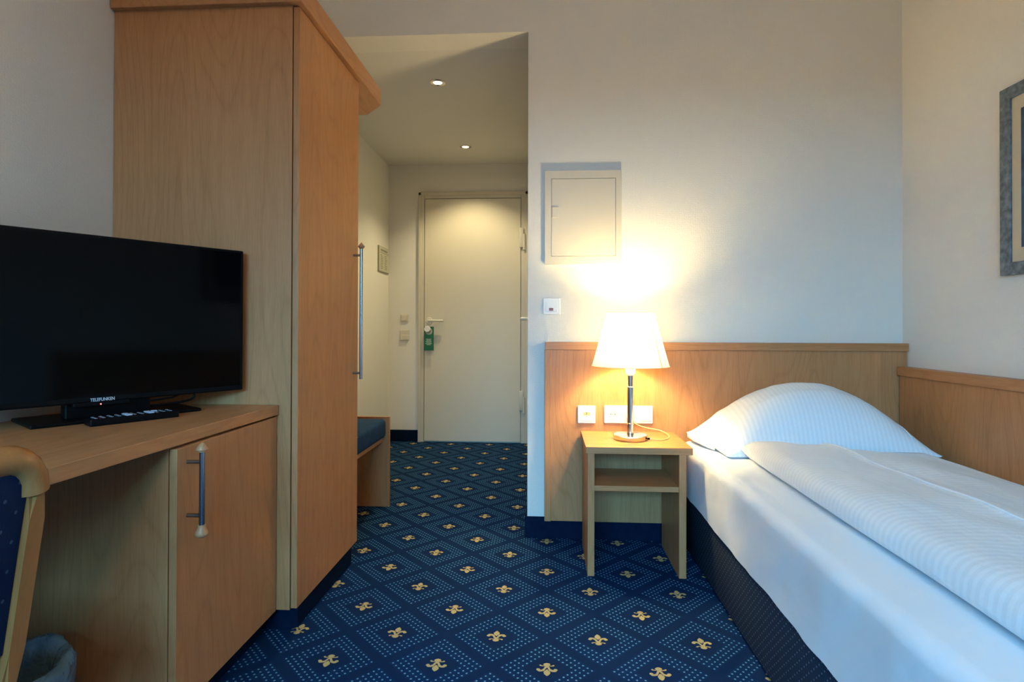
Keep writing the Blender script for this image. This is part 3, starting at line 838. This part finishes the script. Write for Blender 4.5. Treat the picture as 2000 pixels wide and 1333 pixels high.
for k in range(140):
    v = .02 + .96 * k / 139; u = .43
    x = DX0 + (DX1 - DX0) * u; y = DY0 + (DY1 - DY0) * v
    wx = .010 * fbm(0, y, 5, 2.2) * (1 - u) + .02 * fbm(2, y, 7, 2.0) * u - .014 * (1 - u) * (1 - v)
    e = rim(u, 14) * rim(v, 22)
    bm_p.append((x + wx, y + .014 * fbm(x, 0, 5, 4.0) * v, DZ + .028 + (duvet_top(u, v) - .028) * e + .0016))
put('piping', tube(bm_p, .0028, 8), SHEET, t, smooth=60)

# pillow
def pillow_pt(u, v, side):
    """u,v in -1..1; side +1 top, -1 bottom"""
    RL, FL_, FR, RR = Vector((.600, 2.455, .500)), Vector((.668, 2.125, .474)), Vector((1.452, 2.150, .480)), Vector((1.440, 2.470, .520))
    a_, b_ = (u + 1) / 2, (v + 1) / 2
    p = (FL_ * (1 - a_) + FR * a_) * (1 - b_) + (RL * (1 - a_) + RR * a_) * b_
    # edges pull in between the tips
    p.y += (-.020 if v < 0 else .0) * (1 - u * u) * abs(v) ** 3 * (-1)
    p.x += .020 * (1 - v * v) * (-u)
    pu = max(0, 1 - abs(u) ** 2.1) ** .85; pv = max(0, 1 - abs(v) ** 2.6) ** .62
    if side > 0:
        h = .225 * pu * pv * (1 + .10 * v)
        h += .006 * fbm(p.x, p.y, 0, 7) * pu * pv + .003 * fbm(p.x * 2.2, p.y, 3, 12) * pv * (1 - abs(u) * .3)
        cr = math.exp(-(((u + .93) - .2 * (v + 1) * .5) / .05) ** 2) * .006 * pv
        p.z += h + cr
        p.y += .035 * pu * pv * (1 if v > -.2 else .6)
        p.z = max(p.z, .4675)
    else:
        p.z -= .030 * pu ** .3 * pv ** .5
        p.z = max(p.z, .4665)
    p.y = min(p.y, 2.490)
    return p
bm = bmesh.new(); N1, N2 = 90, 56
def cs(k, n): a_ = k / n * 2 - 1; return math.sin(a_ * PI / 2) * .6 + a_ * .4
T, B = [], []
for j in range(N2 + 1):
    v = cs(j, N2) if 0 < j < N2 else (-1 if j == 0 else 1)
    rt, rb = [], []
    for i in range(N1 + 1):
        u = cs(i, N1) if 0 < i < N1 else (-1 if i == 0 else 1)
        vt = bm.verts.new(pillow_pt(u, v, 1)); rt.append(vt)
        rb.append(vt if (i in (0, N1) or j in (0, N2)) else bm.verts.new(pillow_pt(u, v, -1)))
    T.append(rt); B.append(rb)
for G in (T, B):
    for a_, b2 in zip(G, G[1:]):
        for k in range(N1):
            try: bm.faces.new((a_[k], a_[k + 1], b2[k + 1], b2[k]))
            except ValueError: pass
t = thing('pillow', (1.02, 2.3, .465), 'plump white striped pillow leaning against the headboard', 'pillow')
put('pillowcase', bm, PILLOW, t, smooth=0)
# seam line near the open end on the right and the loose hem flap on the left
def seam(us_, vs_, n=40):
    return [pillow_pt(us_[0] + (us_[1] - us_[0]) * k / n, vs_[0] + (vs_[1] - vs_[0]) * k / n, 1) + Vector((0, -.0005, .0006)) for k in range(n + 1)]
put('seam', tube(seam((.80, .86), (-.96, .9)), .0016, 6), SHEET, t, smooth=60)
bm = bmesh.new(); rows = []
for j in range(19):
    v = -.25 + 1.2 * j / 18
    p = pillow_pt(-1, v, 1)
    w2 = .028 * math.sin(PI * j / 18) + .0005
    rows.append([bm.verts.new(p + Vector((0, 0, .001))), bm.verts.new(p + Vector((-w2 * .6, 0, .004 + .003 * math.sin(j)))),
                 bm.verts.new((p.x - w2, p.y, max(.469, p.z - .012))), bm.verts.new((p.x - w2 * .4, p.y, max(.467, p.z - .02)))])
for a_, b2 in zip(rows, rows[1:]):
    for k in range(3): bm.faces.new((a_[k], a_[k + 1], b2[k + 1], b2[k]))
put('hem_flap', bm, PILLOW, t, smooth=0)

# ------------------------------------------------------------------ picture on the side wall
m, nt, b = newmat('mottled_blue_grey_frame')
tcx = nt.nodes.new('ShaderNodeTexCoord'); nn = nt.nodes.new('ShaderNodeTexNoise'); nn.inputs['Scale'].default_value = 45; nn.inputs['Detail'].default_value = 5
nt.links.new(tcx.outputs['Object'], nn.inputs['Vector']); cr = nt.nodes.new('ShaderNodeValToRGB')
cr.color_ramp.elements[0].position = .35; cr.color_ramp.elements[0].color = (.07, .095, .105, 1); cr.color_ramp.elements[1].position = .7; cr.color_ramp.elements[1].color = (.22, .27, .29, 1)
nt.links.new(nn.outputs['Fac'], cr.inputs[0]); nt.links.new(cr.outputs[0], b.inputs['Base Color']); b.inputs['Roughness'].default_value = .45
PFR = m
m, nt, b = newmat('abstract_blue_print')
tcx = nt.nodes.new('ShaderNodeTexCoord'); nn = nt.nodes.new('ShaderNodeTexNoise'); nn.inputs['Scale'].default_value = 6; nn.inputs['Detail'].default_value = 4; nn.inputs['Distortion'].default_value = 1.5
nt.links.new(tcx.outputs['Object'], nn.inputs['Vector']); cr = nt.nodes.new('ShaderNodeValToRGB')
cr.color_ramp.elements[0].position = .38; cr.color_ramp.elements[0].color = (.008, .02, .07, 1); cr.color_ramp.elements[1].position = .68; cr.color_ramp.elements[1].color = (.06, .14, .22, 1)
nt.links.new(nn.outputs['Fac'], cr.inputs[0]); nt.links.new(cr.outputs[0], b.inputs['Base Color']); b.inputs['Roughness'].default_value = .3
PPR = m
t = thing('picture', (XR, 1.52, 1.125), 'framed blue print with a cream mount on the wall above the bed', 'picture')
xf, ya, yb_, za, zb_ = 1.525, 1.05, 1.986, 1.126, 1.751
fw = .042
bm = box(xf, XR, yb_ - fw, yb_, za, zb_, .003); box(xf, XR, ya, ya + fw, za, zb_, .003, bm=bm)
box(xf, XR, ya + fw - .001, yb_ - fw + .001, za, za + fw, .003, bm=bm); box(xf, XR, ya + fw - .001, yb_ - fw + .001, zb_ - fw, zb_, .003, bm=bm)
put('frame', bm, PFR, t)
put('mount', box(xf + .008, XR - .002, ya + .03, yb_ - .03, za + .03, zb_ - .03), simple('cream_mount', (.60, .53, .38), .8), t)
put('print', box(xf + .006, xf + .0085, ya + fw + .038, yb_ - fw - .038, za + fw + .045, zb_ - fw - .045), PPR, t)

# ------------------------------------------------------------------ chair at the desk
t = thing('desk_chair', (-.95, .53, 0), 'golden bentwood chair with blue dotted upholstery pushed up to the desk', 'chair')
yf, yn = .737, .300     # far and near back posts
def bx_(z): return -.712 - .150 * (.72 - z)
def post(y):
    bm = bmesh.new(); rows = []
    for z in [0, .12, .25, .36, .44, .50, .56, .62, .68, .722]:
        x = bx_(z) if z > .44 else bx_(.44) + .14 * (.44 - z) ** 1.2 * .8
        w2, d2_ = .012, .013
        rows.append([bm.verts.new((x + a_, y + c_, z)) for a_, c_ in ((-d2_, -w2), (d2_, -w2), (d2_, w2), (-d2_, w2))])
    for a_, b2 in zip(rows, rows[1:]):
        for k in range(4): bm.faces.new((a_[k], a_[(k + 1) % 4], b2[(k + 1) % 4], b2[k]))
    bm.faces.new(rows[0][::-1]); bm.faces.new(rows[-1])
    bmesh.ops.bevel(bm, geom=[e for e in bm.edges if abs((e.verts[0].co - e.verts[1].co).z) > .02], offset=.007, segments=4, affect='EDGES')
    return bm
put('back_post', post(yf), CHAIRW, t, smooth=40); put('back_post', post(yn), CHAIRW, t, smooth=40)
ym = (yf + yn) / 2; hw = (yf - yn) / 2
pts = []
for k in range(41):
    a_ = k / 40 * 2 - 1
    z = .768 + .010 * (1 - a_ * a_) - .046 * max(0, (abs(a_) - .78) / .22) ** 2.0
    y = ym + a_ * (hw + .008) - (0 if abs(a_) < .9 else .010 * math.copysign(((abs(a_) - .9) / .1) ** 2, a_))
    pts.append((bx_(z) - .012 * (1 - a_ * a_), y, z))
put('top_rail', tube(pts, .0200, 18), CHAIRW, t, smooth=60)
bm = bmesh.new()
fr, bk = [], []
for j in range(13):
    z = .50 + .268 * j / 12
    ra, rb = [], []
    for i in range(17):
        a_ = i / 16 * 2 - 1
        y = ym + a_ * (hw - .013); pf = (1 - a_ ** 6) * (1 - ((j / 12) * 2 - 1) ** 8)
        ra.append(bm.verts.new((bx_(z) - .010 - .022 * pf, y, z))); rb.append(bm.verts.new((bx_(z) + .004 + .006 * pf, y, z)))
    fr.append(ra); bk.append(rb)
for G in (fr, bk):
    for a_, b2 in zip(G, G[1:]):
        for k in range(16): bm.faces.new((a_[k], a_[k + 1], b2[k + 1], b2[k]))
for j in range(12):
    for i in (0, 16): bm.faces.new((fr[j][i], fr[j + 1][i], bk[j + 1][i], bk[j][i]))
for i in range(16):
    for j in (0, 12): bm.faces.new((fr[j][i], fr[j][i + 1], bk[j][i + 1], bk[j][i]))
put('backrest', bm, CHAIRF, t, smooth=40)
put('seat', box(-1.17, -.785, yn - .005, yf + .005, .425, .475, .018, seg=3), CHAIRF, t, smooth=40)
bm = box(-1.165, -.775, yn, yn + .02, .385, .427); box(-1.165, -.775, yf - .02, yf, .385, .427, bm=bm); box(-1.165, -1.145, yn, yf, .385, .427, bm=bm); box(-.79, -.77, yn, yf, .385, .427, bm=bm)
put('seat_frame', bm, CHAIRW, t)
for y in (yn + .018, yf - .018): put('leg', lathe([(0, 0), (.012, 0), (.017, .385), (0, .385)], (-1.145, y, 0), 16), CHAIRW, t, smooth=40)

# ------------------------------------------------------------------ waste bin with its thin bag
bx0, by0 = -1.070, 1.03
t = put('waste_bin', lathe([(0, .003), (.085, .003), (.088, 0), (.090, .004), (.108, .240), (.111, .242), (.111, .245), (.106, .245), (.086, .008), (0, .008)], (bx0, by0, 0), 40), simple('dark_bin_plastic', (.012, .016, .022), .4), None, smooth=40)
tag(t, 'dark waste bin lined with a thin bag, on the floor under the desk', 'waste bin')
m, nt, b = newmat('thin_blue_bag_film')
b.inputs['Base Color'].default_value = (.28, .55, .78, 1); b.inputs['Roughness'].default_value = .16; b.inputs['Specular IOR Level'].default_value = .9
tcx = nt.nodes.new('ShaderNodeTexCoord'); nn = nt.nodes.new('ShaderNodeTexNoise'); nn.inputs['Scale'].default_value = 28; nn.inputs['Detail'].default_value = 3
nt.links.new(tcx.outputs['Object'], nn.inputs['Vector']); bp = nt.nodes.new('ShaderNodeBump'); bp.inputs['Strength'].default_value = .9; bp.inputs['Distance'].default_value = .02
nt.links.new(nn.outputs['Fac'], bp.inputs['Height']); nt.links.new(bp.outputs['Normal'], b.inputs['Normal'])
tp = nt.nodes.new('ShaderNodeBsdfTransparent'); tp.inputs[0].default_value = (.75, .88, .96, 1); ms = nt.nodes.new('ShaderNodeMixShader'); ms.inputs[0].default_value = .5
nt.links.new(tp.outputs[0], ms.inputs[1]); nt.links.new(b.outputs[0], ms.inputs[2]); nt.links.new(ms.outputs[0], nt.nodes['Material Output'].inputs['Surface'])
BAG = m
bm = bmesh.new(); rows = []
prof = [(.115, .13), (.119, .17), (.121, .22), (.124, .262), (.118, .285), (.104, .280), (.094, .24), (.088, .16), (.080, .08), (.05, .015)]
NA = 96
for q_, (r, z) in enumerate(prof):
    row = []
    for k in range(NA):
        a_ = 2 * PI * k / NA
        cr_ = .008 * mn.noise(Vector((math.cos(a_) * 3.2, math.sin(a_) * 3.2, z * 7))) + .004 * mn.noise(Vector((math.cos(a_) * 9, math.sin(a_) * 9, z * 10 + 5)))
        rr = r + (abs(cr_) if q_ < 4 else -abs(cr_) if q_ > 5 else cr_)
        zz = z + (.020 * mn.noise(Vector((math.cos(a_) * 1.6, math.sin(a_) * 1.6, 3))) if q_ in (0, 3, 4, 5) else 0)
        row.append(bm.verts.new((bx0 + rr * math.cos(a_), by0 + rr * math.sin(a_), zz)))
    rows.append(row)
for a_, b2 in zip(rows, rows[1:]):
    for k in range(NA): bm.faces.new((a_[k], a_[(k + 1) % NA], b2[(k + 1) % NA], b2[k]))
t = put('bin_bag', bm, BAG, None, smooth=0)
tag(t, 'crumpled translucent blue bag lining the waste bin under the desk', 'bag')
